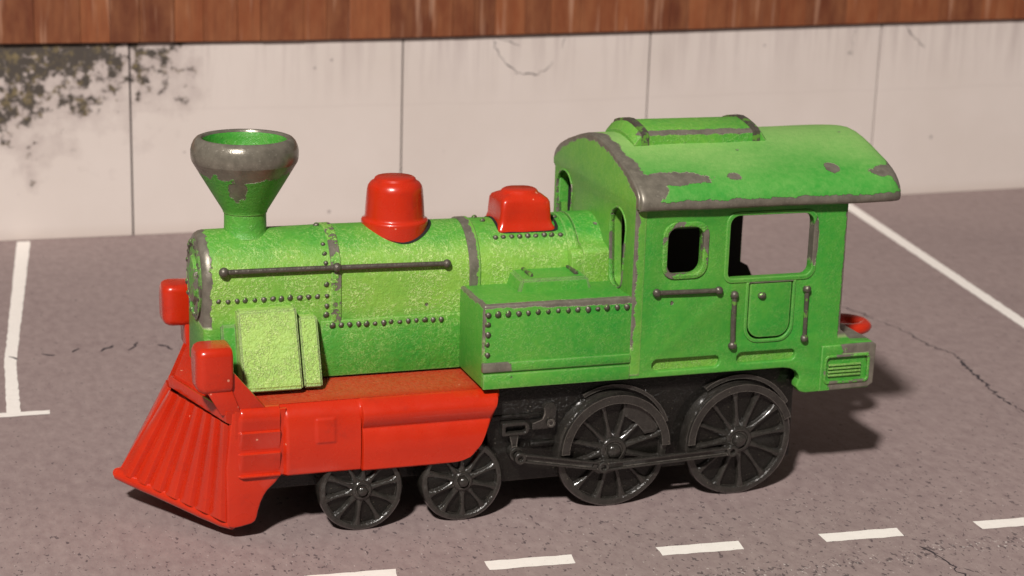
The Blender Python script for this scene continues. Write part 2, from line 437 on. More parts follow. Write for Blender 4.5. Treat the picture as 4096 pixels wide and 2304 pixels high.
vv = [b.verts.new(p) for p in ((-40, -26, 0), (70, -26, 0), (70, 34, 0), (-40, 34, 0))]; b.faces.new(vv)
ground = structure('ground', b, ground_mat())
def line_mat():
    t = NT('printed_white_paint')
    col = t.mix(t.noise(6, 4, 0.7), (0.76, 0.71, 0.66), (0.92, 0.87, 0.82))
    worn = t.map(t.noise(18, 3, 0.6), 0.66, 0.72)
    col = t.mix(t.math('MULTIPLY', worn, 0.6), col, (0.33, 0.28, 0.26))
    t.put(t.b.inputs['Base Color'], col); t.b.inputs['Roughness'].default_value = 0.6
    return t.m
WHITE = line_mat()
def sheet(name, poly, z, mat, lab=None):
    """flat printed shape; long edges are split and made slightly ragged"""
    pts = []
    for i, (x, y) in enumerate(poly):
        x2, y2 = poly[(i + 1) % len(poly)]
        n = max(1, int(math.hypot(x2 - x, y2 - y) / 0.12))
        for k in range(n):
            f = k / n
            j = 0.012 if k else 0
            pts.append((x + (x2 - x) * f + random.uniform(-j, j), y + (y2 - y) * f + random.uniform(-j, j)))
    b = bmesh.new()
    f = b.faces.new([b.verts.new((x, y, z)) for x, y in pts]); bmesh.ops.triangulate(b, faces=[f])
    return obj(name, b, mat, ground, label=lab)
for k in range(-4, 8):
    x0 = 7.37 + 2.83 * k; y = -3.73 - 0.056 * (x0 - 7.37)
    # slanted short ends, as printed
    sheet('lane_dash', [(x0, y), (x0 + 1.42, y - 0.09), (x0 + 1.36, y - 0.43), (x0 - 0.02, y - 0.34)], 0.004, WHITE)
# bay lines run away from the camera; the first ends in a short cross bar
sheet('bay_line', [(0.76, 5.20), (1.01, 5.20), (1.16, 8.4), (2.28, 19.1), (1.94, 19.1), (0.92, 8.4)], 0.004, WHITE)
sheet('bay_line', [(-0.9, 4.98), (1.53, 4.96), (1.55, 5.19), (-0.9, 5.27)], 0.008, WHITE)
sheet('bay_line', [(23.65, 5.6), (23.98, 5.6), (26.5, 19.3), (26.1, 19.3)], 0.004, WHITE)
CRACK = plain('printed_crack', (0.045, 0.035, 0.042), 0.7)
def crack(pts, w, parent=ground, z=0.006, wall=None, rag=0.10, name='crack'):
    P = []
    for i in range(len(pts) - 1):
        a, c = Vector(pts[i]), Vector(pts[i + 1]); n = max(2, int((c - a).length / 0.10))
        for k in range(n): P.append(a.lerp(c, k / n) + Vector((random.uniform(-rag, rag), random.uniform(-rag, rag))) * 0.6)
    P.append(Vector(pts[-1]))
    b = bmesh.new(); L = []; R = []
    for i, p in enumerate(P):
        d = (P[min(i + 1, len(P) - 1)] - P[max(i - 1, 0)]).normalized(); nrm = Vector((-d.y, d.x))
        ww = w * random.uniform(0.15, 1.0) * (0.4 if i in (0, len(P) - 1) else 1)
        if wall:
            L.append(b.verts.new(wall(p + nrm * ww))); R.append(b.verts.new(wall(p - nrm * ww)))
        else:
            L.append(b.verts.new((*(p + nrm * ww), z))); R.append(b.verts.new((*(p - nrm * ww), z)))
    for i in range(len(P) - 1): b.faces.new((L[i], L[i + 1], R[i + 1], R[i]))
    return obj(name, b, CRACK, parent)
crack([(20.2, 9.0), (20.5, 8.2), (20.66, 7.74)], 0.025)
crack([(18.7, 7.6), (19.6, 7.9), (20.55, 7.75), (20.80, 6.34)], 0.015)
crack([(20.80, 6.34), (20.74, 5.2), (20.9, 4.6), (20.86, 4.1)], 0.03)
crack([(20.86, 4.1), (20.6, 3.3), (20.42, 2.5), (20.2, 1.7), (20.12, 1.1)], 0.05)
crack([(20.12, 1.1), (20.2, 0.3), (20.0, -0.6)], 0.02)
crack([(14.35, -4.95), (14.44, -5.15), (14.5, -5.5), (14.47, -6.2)], 0.035)
for k in range(10):                                    # broken row of specks left of the toy
    x = -0.8 + k * 0.62
    crack([(x, 8.6 + 0.05 * k + random.uniform(-.2, .2)), (x + random.uniform(.1, .35), 8.6 + 0.05 * k + random.uniform(-.45, .45))], 0.05)

# ------------------------------------------------------------------ printed concrete wall, in panels
def wall_mat():
    t = NT('printed_concrete')
    g = t.noise(0.35, 4, 0.6)
    col = t.mix(g, (0.600, 0.527, 0.480), (0.700, 0.628, 0.590))
    # rain streaks hanging from the top
    st = t.noise(1.0, 4, 0.65, sc=(3.2, 1, 0.22))
    top = t.map(t.z, 3.3, 5.3)
    col = t.mix(t.math('MULTIPLY', t.math('MULTIPLY', t.map(st, 0.45, 0.72), top), 0.55), col, (0.36, 0.29, 0.28))
    # faint casting line
    ln = t.math('SUBTRACT', 1.0, t.math('ABSOLUTE', t.math('MULTIPLY', t.math('SUBTRACT', t.math('ADD', t.z, t.math('MULTIPLY', t.noise(0.5, 1), 0.15)), 3.42), 22)), clamp=True)
    col = t.mix(t.math('MULTIPLY', ln, 0.12), col, (0.40, 0.33, 0.31))
    low = t.map(t.z, 0.35, 0.0)
    col = t.mix(t.math('MULTIPLY', low, 0.25), col, (0.40, 0.30, 0.24))
    # mildew and moss in the upper left, ragged and broken into blotches
    dx = t.math('ADD', t.math('MULTIPLY', t.math('SUBTRACT', t.x, 1.7), 0.10), t.math('MULTIPLY', t.math('SUBTRACT', 5.25, t.z), 0.27))
    dx = t.math('MAXIMUM', dx, t.math('MULTIPLY', t.math('SUBTRACT', t.x, 5.9), 1.0))
    mo = t.math('ADD', dx, t.math('MULTIPLY', t.math('SUBTRACT', t.noise(1.5, 5, 0.6), 0.5), 1.9))
    soft = t.map(mo, 1.05, 0.45)
    hard = t.map(t.math('ADD', mo, t.math('MULTIPLY', t.math('SUBTRACT', t.noise(4.0, 3, 0.55), 0.5), 1.5)), 0.60, 0.36)
    col = t.mix(t.math('MULTIPLY', soft, 0.55), col, (0.34, 0.27, 0.26))
    mc = t.mix(t.map(t.noise(4.2, 3, 0.6, off=(4, 0, 2)), 0.50, 0.70), (0.045, 0.038, 0.030), (0.17, 0.130, 0.055))
    col = t.mix(t.math('MULTIPLY', hard, 0.92), col, mc)
    # odd dark dots
    dot = t.map(t.voro(0.8), 0.055, 0.035)
    col = t.mix(t.math('MULTIPLY', dot, 0.6), col, (0.2, 0.17, 0.17))
    t.put(t.b.inputs['Base Color'], col)
    t.b.inputs['Roughness'].default_value = 0.7
    t.b.inputs['Specular IOR Level'].default_value = 0.2
    return t.m
WALL = wall_mat()
SEAMS = [(-17.1, 19.25), (-9.7, 19.25), (-2.4, 19.25), (4.96, 19.25), (12.32, 19.26), (19.74, 19.56), (27.52, 20.08), (35.0, 20.42), (42.5, 20.7), (50.0, 21.0)]
def wall_y(x):
    for (xa, ya), (xb, yb) in zip(SEAMS, SEAMS[1:]):
        if x <= xb: return ya + (yb - ya) * (x - xa) / (xb - xa)
    return SEAMS[-1][1]
def fascia_z(x):
    return 5.15 if x < 9 else 5.15 + (x - 9) * 0.0124
wall = thing('concrete_wall', 'pale beige concrete wall with vertical joints and dark mildew at upper left', 'wall', (15, 19.8, 0))
def slab(xa, xb, z0a, z0b, z1a, z1b, front, depth, gap, bev):
    ya, yb = wall_y(xa) - front, wall_y(xb) - front
    b = bmesh.new()
    c = [(xa + gap, ya), (xb - gap, yb), (xb - gap, yb + depth), (xa + gap, ya + depth)]
    lo = [b.verts.new((x, y, z0a if i in (0, 3) else z0b)) for i, (x, y) in enumerate(c)]
    hi = [b.verts.new((x, y, z1a if i in (0, 3) else z1b)) for i, (x, y) in enumerate(c)]
    b.faces.new(lo); b.faces.new(hi)
    for i in range(4): b.faces.new((lo[i], lo[(i + 1) % 4], hi[(i + 1) % 4], hi[i]))
    if bev: bmesh.ops.bevel(b, geom=b.edges[:], offset=bev, segments=1, affect='EDGES')
    return b
for (xa, _), (xb, _) in zip(SEAMS, SEAMS[1:]):
    obj('wall_panel', slab(xa, xb, 0.0, 0.0, 5.9, 5.9, 0.0, 0.3, 0.024, 0.012), WALL, wall)
obj('joint_backing', join(*[slab(xa, xb, 0.02, 0.02, 5.8, 5.8, -0.07, 0.1, 0.0, 0) for (xa, _), (xb, _) in zip(SEAMS, SEAMS[1:])]), plain('joint_filler', (0.045, 0.036, 0.038)), wall)
def onwall(p): return Vector((p.x, wall_y(p.x) - 0.006, p.y))
for pts, w in (([(14.9, 5.1), (15.15, 4.6), (15.65, 4.15), (16.3, 4.1)], 0.018), ([(16.3, 4.1), (16.65, 4.3), (16.7, 4.45)], 0.014), ([(15.05, 5.15), (15.4, 5.05), (15.75, 4.9)], 0.014),
               ([(28.4, 5.3), (28.6, 5.0), (29.1, 4.6)], 0.02), ([(17.1, 5.15), (17.0, 4.8)], 0.012), ([(26.6, 5.25), (26.5, 4.8), (26.55, 4.4)], 0.010)):
    crack(pts, w, wall, wall=onwall, rag=0.07, name='wall_crack')

# ------------------------------------------------------------------ timber boards above the wall
def wood_mat():
    t = NT('printed_timber')
    oi = t.n.new('ShaderNodeObjectInfo').outputs['Random']
    n = t.noise(1.0, 4, 0.6, sc=(2.6, 1, 0.9))
    n2 = t.noise(1.0, 5, 0.6, sc=(9, 1, 0.7), off=(3, 0, 8))
    col = t.mix(t.map(oi, 0, 1), (0.120, 0.034, 0.016), (0.250, 0.074, 0.028))
    col = t.mix(t.map(n, 0.35, 0.7), col, t.mix(0.45, col, (0.36, 0.15, 0.065)))
    col = t.mix(t.math('MULTIPLY', t.map(n2, 0.45, 0.8), 0.45), col, (0.10, 0.034, 0.018))
    wv = t.math('MULTIPLY', t.map(t.noise(0.9, 3, 0.5, sc=(4.5, 1, 0.30), off=(7, 0, 3)), 0.60, 0.72), 0.6)
    col = t.mix(wv, col, (0.46, 0.26, 0.17))
    t.put(t.b.inputs['Base Color'], col)
    t.b.inputs['Roughness'].default_value = 0.65
    t.b.inputs['Specular IOR Level'].default_value = 0.25
    return t.m
WOOD = wood_mat()
fas = thing('timber_fascia', 'reddish brown vertical timber boards running along the top of the beige wall', 'board cladding', (15, 19.6, 5.2))
x = -18.0
while x < 48:
    w_ = random.choice((0.50, 0.62, 0.75, 0.90, 1.15))
    dp = random.uniform(0.0, 0.035)
    obj('plank', slab(x, x + w_, fascia_z(x), fascia_z(x + w_), 8.6, 8.6, 0.10 + dp, 0.12, 0.004, 0.012), WOOD, fas)
    x += w_
xs = [a for a, _ in SEAMS]
obj('shadow_strip', join(*[slab(a, c_, fascia_z(a) - 0.035, fascia_z(c_) - 0.035, fascia_z(a) + 0.004, fascia_z(c_) + 0.004, 0.08, 0.09, 0, 0) for a, c_ in zip(xs, xs[1:])]), plain('shadow_brown', (0.045, 0.028, 0.022)), fas)  # dark strip paints the shadow line under the boards

# ================================================================== the toy locomotive
loco = thing('toy_locomotive', 'worn green and red die-cast toy steam locomotive with funnel, cab and black spoked wheels', 'toy train', (9, 0, 0))
N, F = -2.06, 1.80                 # near and far side planes of the cab
ZB, RB = 3.84, 0.777
def by(z, d=0.0):                  # near-side y of the boiler at height z
    return -math.sqrt(max(0, (RB + d) ** 2 - (z - ZB) ** 2)) if z > ZB else -(RB + d)
def bprof(d=0.0, zlow=2.25, n=28, half=False):
    pts = [(-(RB + d), zlow)]
    for i in range(n + 1):
        a = math.pi - math.pi * i / n
        pts.append(((RB + d) * math.cos(a), ZB + (RB + d) * math.sin(a)))
    pts.append((RB + d, zlow))
    return pts
# boiler with a rounded smokebox front
def ring_at(x, d, zlow=2.25): return [(x, y, z) for y, z in bprof(d, zlow)]
rings = [ring_at(3.52, -0.09, 2.3), ring_at(3.54, -0.05, 2.26), ring_at(3.60, -0.012), ring_at(3.66, 0)] + [ring_at(3.66 + 0.2 * i, 0) for i in range(1, 34)] + [ring_at(10.42, 0)]
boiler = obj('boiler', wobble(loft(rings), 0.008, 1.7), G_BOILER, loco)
ORIGIN[boiler.name] = Vector((0, 0, 0))
# smokebox front: raised ring, door and rivets
b = lathe([(0.66, 3.52), (0.67, 3.49), (0.60, 3.475), (0.57, 3.50), (0.40, 3.50), (0.37, 3.45), (0.0, 3.43)], (0, 0, ZB - 0.02), 'x', 48)
sdoor = obj('smokebox_door', b, G_DOOR, loco)
def rivet_mesh(r=0.050, seed=0):
    b = wobble(ball((0, 0, 0), r, (1, 0.8, 1), 10), 0.014, 14, seed * 3.1); finish(b, 60)
    me = bpy.data.meshes.new('rivet'); b.to_mesh(me); b.free(); me.materials.append(RIV); return me
RM = [rivet_mesh(0.046, k + 1) for k in range(4)]
def rivets(pts, parent, jit=0.006):
    for p in pts:
        o = bpy.data.objects.new('rivet', random.choice(RM)); COL.objects.link(o); o.parent = parent
        o.location = Vector(p) + Vector([random.uniform(-jit, jit) for _ in range(3)])
        s_ = random.uniform(0.85, 1.12); o.scale = (s_, s_, s_ * random.uniform(0.9, 1.15))
rivets([(3.50, 0.60 * math.cos(a), ZB - 0.02 + 0.60 * math.sin(a)) for a in [math.radians(d) for d in range(0, 360, 18)]], sdoor)
rivets([(3.76 + 0.146 * i, -RB, 3.62) for i in range(12)], boiler)
rivets([(5.52, by(z) , z) for z in (4.42, 4.29, 4.15, 3.81, 3.62, 3.45, 3.30, 3.13)], boiler)
rivets([(5.62 + 0.142 * i, -RB - 0.025, 3.12) for i in range(14)], boiler)
rivets([(8.46 + 0.145 * i, -0.54, 4.40) for i in range(9)], boiler)
rivets([(8.3, 0.1, 4.61), (8.36, -0.15, 4.6), (9.62, 0.1, 4.61), (9.66, -0.12, 4.6), (5.52, 0.0, 4.62)], boiler)
def band(x0, x1, d, z0):
    """hoop proud of the boiler, from z0 on the near side to z0 on the far side"""
    def r(x, dd):
        o_ = [(x, -(RB + dd), z0)] + [(x, (RB + dd) * math.cos(math.pi - math.pi * i / 28), ZB + (RB + dd) * math.sin(math.pi * i / 28)) for i in range(29)] + [(x, RB + dd, z0)]
        i_ = [(x, y * (RB - 0.05) / (RB + dd), ZB + (z - ZB) * (RB - 0.05) / (RB + dd) if z > ZB else z) for _, y, z in reversed(o_)]
        return o_ + i_
    return loft([r(x0, d - 0.015), r(x0 + 0.015, d), r(x1 - 0.015, d), r(x1, d - 0.015)])
def w_band(t, wob):
    return t.map(t.math('ADD', t.math('MULTIPLY', wob, 2.0), t.noise(2.2, 2, off=(1, 5, 5))), 0.52, 0.56)
G_BAND = paint('band_paint', 0.6, 0.4, 0.5, wear=w_band, speck=0.6)
ZN_BAND = paint('worn_band_paint', 0.4, 0.3, 1.0, wear=lambda t, wob: thr(t, t.math('ADD', t.x, t.math('MULTIPLY', wob, 0.2)), 8.09, 8.10), speck=0.4)
obj('boiler_band', band(5.60, 5.77, 0.028, 3.16), G_BAND, boiler)
obj('boiler_band', band(7.95, 8.15, 0.030, 3.6), ZN_BAND, boiler, label='boiler band rubbed almost bare to grey metal')
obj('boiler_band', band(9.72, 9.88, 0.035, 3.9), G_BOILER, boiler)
# lower side plates
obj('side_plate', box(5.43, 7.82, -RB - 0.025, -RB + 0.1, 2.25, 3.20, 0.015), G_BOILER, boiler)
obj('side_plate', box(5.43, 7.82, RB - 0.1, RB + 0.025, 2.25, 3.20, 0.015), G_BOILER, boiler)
# firebox shoulder in front of the cab
fb = [(-0.98, 3.5), (-0.98, 4.17), (-0.93, 4.235), (-0.80, 4.27)]
fb += [((RB + 0.045) * math.cos(a), ZB + (RB + 0.045) * math.sin(a)) for a in [math.radians(d) for d in range(146, 33, -8)]]
fb += [(0.80, 4.27), (0.93, 4.235), (0.98, 4.17), (0.98, 3.5)]
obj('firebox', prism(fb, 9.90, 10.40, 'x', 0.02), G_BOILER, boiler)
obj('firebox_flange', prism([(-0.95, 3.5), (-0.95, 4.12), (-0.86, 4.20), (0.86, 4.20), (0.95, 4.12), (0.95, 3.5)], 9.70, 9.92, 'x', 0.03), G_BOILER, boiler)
# steam chests: sloping boxes low on the smokebox side
for s in (-1, 1):
    def sl(x0, x1, ytop, ybot, z0, z1):
        b = loft([[(x, s * 0.6, z0), (x, s * ybot, z0), (x, s * (ybot + 0.015), z0 + 0.06), (x, s * ytop, z1), (x, s * 0.6, z1)] for x in (x0, x1)])
        bmesh.ops.bevel(b, geom=b.edges[:], offset=0.03, segments=2, affect='EDGES'); return wobble(b, 0.01, 2.5)
    ch = obj('steam_chest', sl(4.02, 4.98, 0.99, 1.50, 2.28, 3.49), G_CHEST, loco)
    obj('chest_flange', sl(5.02, 5.33, 0.93, 1.40, 2.27, 3.33), G_CHEST, ch)
    obj('chest_flange', sl(3.78, 4.04, 0.85, 1.10, 2.25, 3.24), G_CAB, ch)
# boiler handrail with three ball stanchions
hr = obj('boiler_handrail', tube([(3.86, -0.80, 4.10), (5.0, -0.797, 4.095), (6.3, -0.80, 4.08), (7.55, -0.80, 4.06)], 0.046), ZN, loco)
for xx, zz, r in ((3.85, 4.10, 0.085), (5.69, 4.09, 0.080), (7.55, 4.06, 0.075)):
    obj('stanchion_ball', ball((xx, -0.80, zz), r), ZN, hr)
hr2 = obj('boiler_handrail', tube([(3.86, 0.80, 4.10), (7.55, 0.80, 4.06)], 0.046), ZN, loco)
# funnel
obj('funnel', lathe([(0.30, 4.2), (0.40, 4.52), (0.362, 4.57), (0.345, 4.62), (0.342, 4.80), (0.342, 4.895), (0.358, 4.905), (0.362, 4.93), (0.385, 4.97), (0.53, 5.21), (0.68, 5.46), (0.848, 5.742), (0.862, 5.785), (0.868, 5.85), (0.867, 5.93),
                     (0.850, 6.00), (0.818, 6.07), (0.775, 6.118), (0.740, 6.132), (0.70, 6.125), (0.675, 6.09), (0.662, 6.0), (0.60, 5.75), (0.45, 5.45), (0.30, 5.25), (0.0, 5.2)], (4.345, 0, 0), 'z', 96), G_CHIM, loco)
fm = bpy.data.objects['funnel'].data
for e in fm.edges:
    za, zb2 = (fm.vertices[i].co.z for i in e.vertices)
    if abs(za - zb2) < 1e-4 and (abs(za - 5.742) < 0.004 or abs(za - 4.895) < 0.012): e.use_edge_sharp = True
# steam dome in its hole
def rimring(cx, r0, r1, sq=None):
    b = bmesh.new(); A = []; B = []
    for i in range(64):
        a = 2 * math.pi * i / 64
        for R_, L_ in ((r0, A), (r1, B)):
            k = R_ if not sq else R_ / (abs(math.cos(a)) ** sq + abs(math.sin(a)) ** sq) ** (1 / sq)
            yy = k * math.sin(a) * (0.9 if sq else 1.0)
            L_.append(b.verts.new((cx + k * math.cos(a), yy, ZB + math.sqrt(max(0.01, (RB + 0.012) ** 2 - yy * yy)))))
    for i in range(64): b.faces.new((A[i], A[(i + 1) % 64], B[(i + 1) % 64], B[i]))
    return b
sd = obj('steam_dome', lathe([(0.55, 4.0), (0.56, 4.60), (0.560, 4.655), (0.552, 4.685), (0.520, 4.70), (0.506, 4.715), (0.500, 4.76), (0.482, 5.02), (0.468, 5.18), (0.450, 5.25), (0.41, 5.305), (0.365, 5.335), (0.350, 5.345), (0.340, 5.375), (0.315, 5.392), (0.0, 5.40)], (6.86, 0, 0), 'z', 80), RED, loco, angle=50)
obj('dome_opening', rimring(6.895, 0.50, 0.578), DARK, boiler)
# square sand box with a flared foot
def sq_ring(h, z, e, n=128, cx=9.06):
    pts = []
    for i in range(n):
        a = 2 * math.pi * (i + 0.5) / n
        k = h / (abs(math.cos(a)) ** e + abs(math.sin(a)) ** e) ** (1 / e)
        pts.append((cx + k * math.cos(a), 0.9 * k * math.sin(a), z))
    return pts
obj('sand_box', wobble(loft([sq_ring(h, z, e) for h, z, e in ((0.535, 4.2, 10), (0.535, 4.46, 12), (0.518, 4.51, 14), (0.478, 4.57, 14), (0.455, 4.65, 14), (0.446, 4.78, 14), (0.434, 4.93, 12), (0.412, 4.985, 9), (0.365, 5.035, 3.2), (0.320, 5.065, 2.2), (0.305, 5.10, 2), (0.28, 5.115, 2))]), 0.014, 3), RED, loco, angle=36)
obj('sand_box_opening', rimring(9.085, 0.50, 0.55, 12), DARK, boiler)
# side tanks
for s in (-1, 1):
    yo, yi = (N, -0.70) if s < 0 else (F, 0.70)
    a_, c_ = min(yo, yi), max(yo, yi)
    tk = obj('side_tank', wobble(box(7.80, 10.40, a_, c_, 2.25, 3.66, 0.045, 3), 0.008, 1.5), G_TANK, loco)
    # moulded strip along the foot of the tank
    y_ = yo + s * 0.042
    obj('tank_strip', box(7.79, 10.37, min(y_, yo - s * 0.05), max(y_, yo - s * 0.05), 2.54, 2.70, 0.025), G_STRIP, tk)
    obj('tank_sill', box(7.81, 10.37, min(yo + s * 0.028, yo - s * 0.05), max(yo + s * 0.028, yo - s * 0.05), 2.25, 2.502, 0.02), G_TANK, tk)
    # raised filler box with two straps on top
    q0, q1 = (-1.38, -0.70) if s < 0 else (0.70, 1.30)
    tb = loft([[(8.60, q0, 3.6), (9.92, q0, 3.6), (9.92, q1, 3.6), (8.60, q1, 3.6)], [(8.68, q0 + 0.03, 3.86), (9.85, q0 + 0.03, 3.86), (9.85, q1, 3.89), (8.68, q1, 3.89)]])
    bmesh.ops.bevel(tb, geom=tb.edges[:], offset=0.035, segments=2, affect='EDGES')
    fl = obj('filler_box', tb, G_TANK, tk)
    for xx in (8.86, 9.66):
        obj('strap', box(xx, xx + 0.07, q0 + 0.18, q1 - 0.06, 3.82, 3.925, 0.02), ZG, tk)
    if s < 0:
        rivets([(7.87 + 0.171 * i, N - 0.005, 3.51) for i in range(15)], tk)
        rivets([(7.87, N - 0.005, 3.51 - 0.168 * i) for i in range(1, 5)], tk)

# ------------------------------------------------------------------ cab
side_poly = [(10.38, 2.24), (13.22, 2.24), (13.36, 2.22), (13.47, 2.17), (13.54, 2.09), (13.555, 2.0), (13.51, 1.93), (13.51, 1.87), (13.57, 1.79), (13.68, 1.755), (14.90, 1.77), (14.96, 1.83), (14.965, 2.58), (14.90, 2.62),
             (14.58, 2.63), (14.50, 2.66), (14.42, 2.73), (14.37, 2.80), (14.30, 2.83), (14.27, 2.90), (14.25, 5.30), (10.38, 5.30)]
win1 = rrect(10.93, 11.60, 3.99, 4.82, 0.19)
win2 = rrect(12.06, 13.63, 3.87, 4.965, (0.20, 0.16, 0.10, 0.14))
slot1 = rrect(10.78, 12.02, 2.345, 2.545, 0.095); slot2 = rrect(12.34, 13.44, 2.375, 2.565, 0.09)
for s in (-1, 1):
    y0, y1 = (N, N + 0.2) if s < 0 else (F - 0.2, F)
    cs = obj('cab_side', plate(side_poly if s < 0 else [(x_ - 0.15 if z_ > 2.85 and x_ > 12 else x_, z_) for x_, z_ in side_poly], [win1, win2, slot1, slot2, rrect(12.475, 13.295, 2.785, 3.79, (0.02, 0.02, 0.25, 0.25))], y0, y1, 'y', 0.025), G_CAB, loco)
    ORIGIN[cs.name] = Vector((0, 0, 0))
    oy = N if s < 0 else F
    def yy(a, c): return (oy + s * c, oy + s * a) if s < 0 else (oy + a, oy + c)
    e0, e1 = sorted((oy - s * 0.08, oy - s * 0.14))
    obj('slot_recess', box(10.7, 12.1, e0, e1, 2.30, 2.58, 0), G_SLOT, cs); obj('slot_recess', box(12.3, 13.5, e0, e1, 2.32, 2.6, 0), G_SLOT, cs)
    e0, e1 = sorted((oy + s * 0.030, oy - s * 0.12))
    obj('window_frame', plate(rrect(10.855, 11.685, 3.925, 4.895, 0.24), [rrect(10.945, 11.585, 4.005, 4.805, 0.18)], e0, e1, 'y', 0.018), G_RIM, cs)
    e0, e1 = sorted((oy + s * 0.020, oy - s * 0.05))
    obj('window_frame', plate(rrect(11.99, 13.70, 3.80, 5.02, (0.24, 0.2, 0.16, 0.2)), [rrect(12.065, 13.62, 3.88, 4.955, (0.20, 0.16, 0.10, 0.14))], e0, e1, 'y', 0.014), G_CAB, cs)
    # door: a panel in a shallow frame
    e0, e1 = sorted((oy + s * 0.022, oy - s * 0.05))
    obj('door_frame', plate(rrect(12.42, 13.35, 2.73, 3.80, (0.02, 0.02, 0.28, 0.28)), [rrect(12.475, 13.295, 2.785, 3.79, (0.02, 0.02, 0.25, 0.25))], e0, e1, 'y', 0.014), G_CAB, cs)
    e0, e1 = sorted((oy + s * 0.012, oy - s * 0.05))
    dr = obj('cab_door', plate(rrect(12.50, 13.27, 2.822, 3.780, (0.02, 0.02, 0.23, 0.23)), [], e0, e1, 'y', 0.012), G_CAB, cs)
    obj('door_knob', ball((12.72, oy + s * 0.02, 3.56), 0.07, (1.1, 0.8, 0.9)), ZG, cs)
    def rail(p, q, name, mat):
        b = tube([p, tuple((a + c) / 2 + random.uniform(-.006, .006) for a, c in zip(p, q)), q], 0.042, 10)
        ball(p, 0.074, (1, 0.9, 1), bm=b); ball(q, 0.074, (1, 0.9, 1), bm=b)
        return obj(name, wobble(b, 0.012, 6), mat, cs)
    rail((10.78, oy + s * 0.035, 3.71), (11.91, oy + s * 0.035, 3.70), 'grab_rail', ZN)
    rail((12.20, oy + s * 0.035, 3.60), (12.22, oy + s * 0.035, 2.72), 'grab_rail', ZG)
    rail((13.55, oy + s * 0.035, 3.63), (13.57, oy + s * 0.035, 2.76), 'grab_rail', ZG)
    # louvred box beside the buffer beam
    e0, e1 = sorted((oy + s * 0.045, oy - s * 0.10))
    lb = obj('louvre_box', plate([(13.93, 1.775), (14.88, 1.80), (14.975, 1.86), (14.985, 2.56), (14.93, 2.60), (13.93, 2.59)], [rrect(14.02, 14.84, 1.94, 2.38, 0.07)], e0, e1, 'y', 0.02), G_BUF, loco)
    e0, e1 = sorted((oy + s * 0.012, oy - s * 0.10))
    obj('louvre_back', box(14.0, 14.86, e0, e1, 1.92, 2.40, 0), G_BUF, lb)
    e0, e1 = sorted((oy + s * 0.070, oy + s * 0.01))
    obj('louvre_frame', plate(rrect(13.99, 14.87, 1.90, 2.42, 0.09), [rrect(14.035, 14.825, 1.945, 2.375, 0.06)], e0, e1, 'y', 0.014), G_RIM, lb)
    for i in range(4):
        e0, e1 = sorted((oy + s * 0.052, oy - s * 0.0))
        obj('louvre', box(14.08, 14.71, e0, e1, 2.03 + 0.062 * i, 2.063 + 0.062 * i, 0.008), G_SLOT, lb)
# unlit cab interior painted as added dark sheets, with the far-side step
lin = [(10.55, 2.5), (14.10, 2.5), (14.70, 2.62), (14.66, 2.86), (14.35, 2.90), (14.25, 3.10), (14.08, 3.19), (14.11, 5.2), (10.55, 5.2)]
obj('unlit_sheet', plate(lin, [rrect(10.93, 11.60, 3.99, 4.82, 0.19), rrect(12.06, 13.63, 3.87, 4.965, 0.15)], F - 0.235, F - 0.198, 'y', 0.01), DARK, loco)
obj('unlit_sheet', plate([(10.55, 2.5), (13.9, 2.5), (13.9, 3.8), (10.55, 3.8)], [], N + 0.198, N + 0.23, 'y', 0.01), DARK, loco)
# cab front with two spectacle windows
CY = (N + F) / 2
def arch(yoff=0.0):
    half = [(-1.936, 2.3), (-1.936, 5.12), (-2.02, 5.14), (-2.03, 5.24), (-1.99, 5.36), (-1.90, 5.46), (-1.74, 5.565), (-1.5, 5.665), (-1.2, 5.76), (-0.9, 5.85), (-0.55, 5.935), (-0.25, 5.985), (0, 6.0)]
    pts = [(CY + a, z) for a, z in half]
    return pts + [(CY - a, z) for a, z in reversed(half[:-1])]
def spect(c, w0, w1, z0, z1):
    """tall window with an arched head and a narrower foot"""
    pts = []
    for i in range(13):
        a = math.pi * i / 12; pts.append((c + w1 * math.cos(a), z1 - w1 * 0.9 + w1 * 0.9 * math.sin(a)))
    for i in range(9):
        a = math.pi + math.pi * i / 8; pts.append((c + w0 * math.cos(a), z0 + w0 * 0.6 + w0 * 0.6 * math.sin(a)))
    return pts
sw = [spect(-1.33, 0.25, 0.34, 3.66, 5.0), spect(1.26, 0.25, 0.38, 3.66, 5.12)]
cf = obj('cab_front', plate(arch(), sw, 10.352, 10.57, 'x', 0.035), G_FRONT, loco)
for q, (c_, w0, w1, z1) in enumerate(((-1.33, 0.25, 0.34, 5.0), (1.26, 0.25, 0.38, 5.12))):
    obj('window_rim', plate(spect(c_, w0 + 0.035, w1 + 0.035, 3.63, z1 + 0.035), [spect(c_, w0, w1, 3.66, z1)], 10.335, 10.44, 'x', 0.012), G_RIM, cf)
# roof
half = [(-1.94, 5.16), (-1.955, 5.12), (-2.00, 5.105), (-2.06, 5.115), (-2.095, 5.15), (-2.105, 5.21), (-2.09, 5.28), (-2.05, 5.36), (-1.98, 5.44), (-1.88, 5.52), (-1.74, 5.60), (-1.5, 5.70), (-1.2, 5.79), (-0.9, 5.88), (-0.55, 5.965), (-0.25, 6.015), (0, 6.03)]
inner = [(-1.75, 5.22), (-1.55, 5.42), (-1.1, 5.62), (-0.5, 5.78), (0, 5.83)]
prof = half + [(-a, z) for a, z in reversed(half[:-1])] + [(-a, z) for a, z in inner[:-1]] + [inner[-1]] + [(a, z) for a, z in reversed(inner[:-1])]
def roof_ring(x, k, dz, kin=1.0):
    out = []
    for a, z in prof:
        side = max(0.0, abs(a) - 0.0)
        out.append((x, CY + a * k, z + dz * (1 if z > 5.3 else 0.3)))
    return out
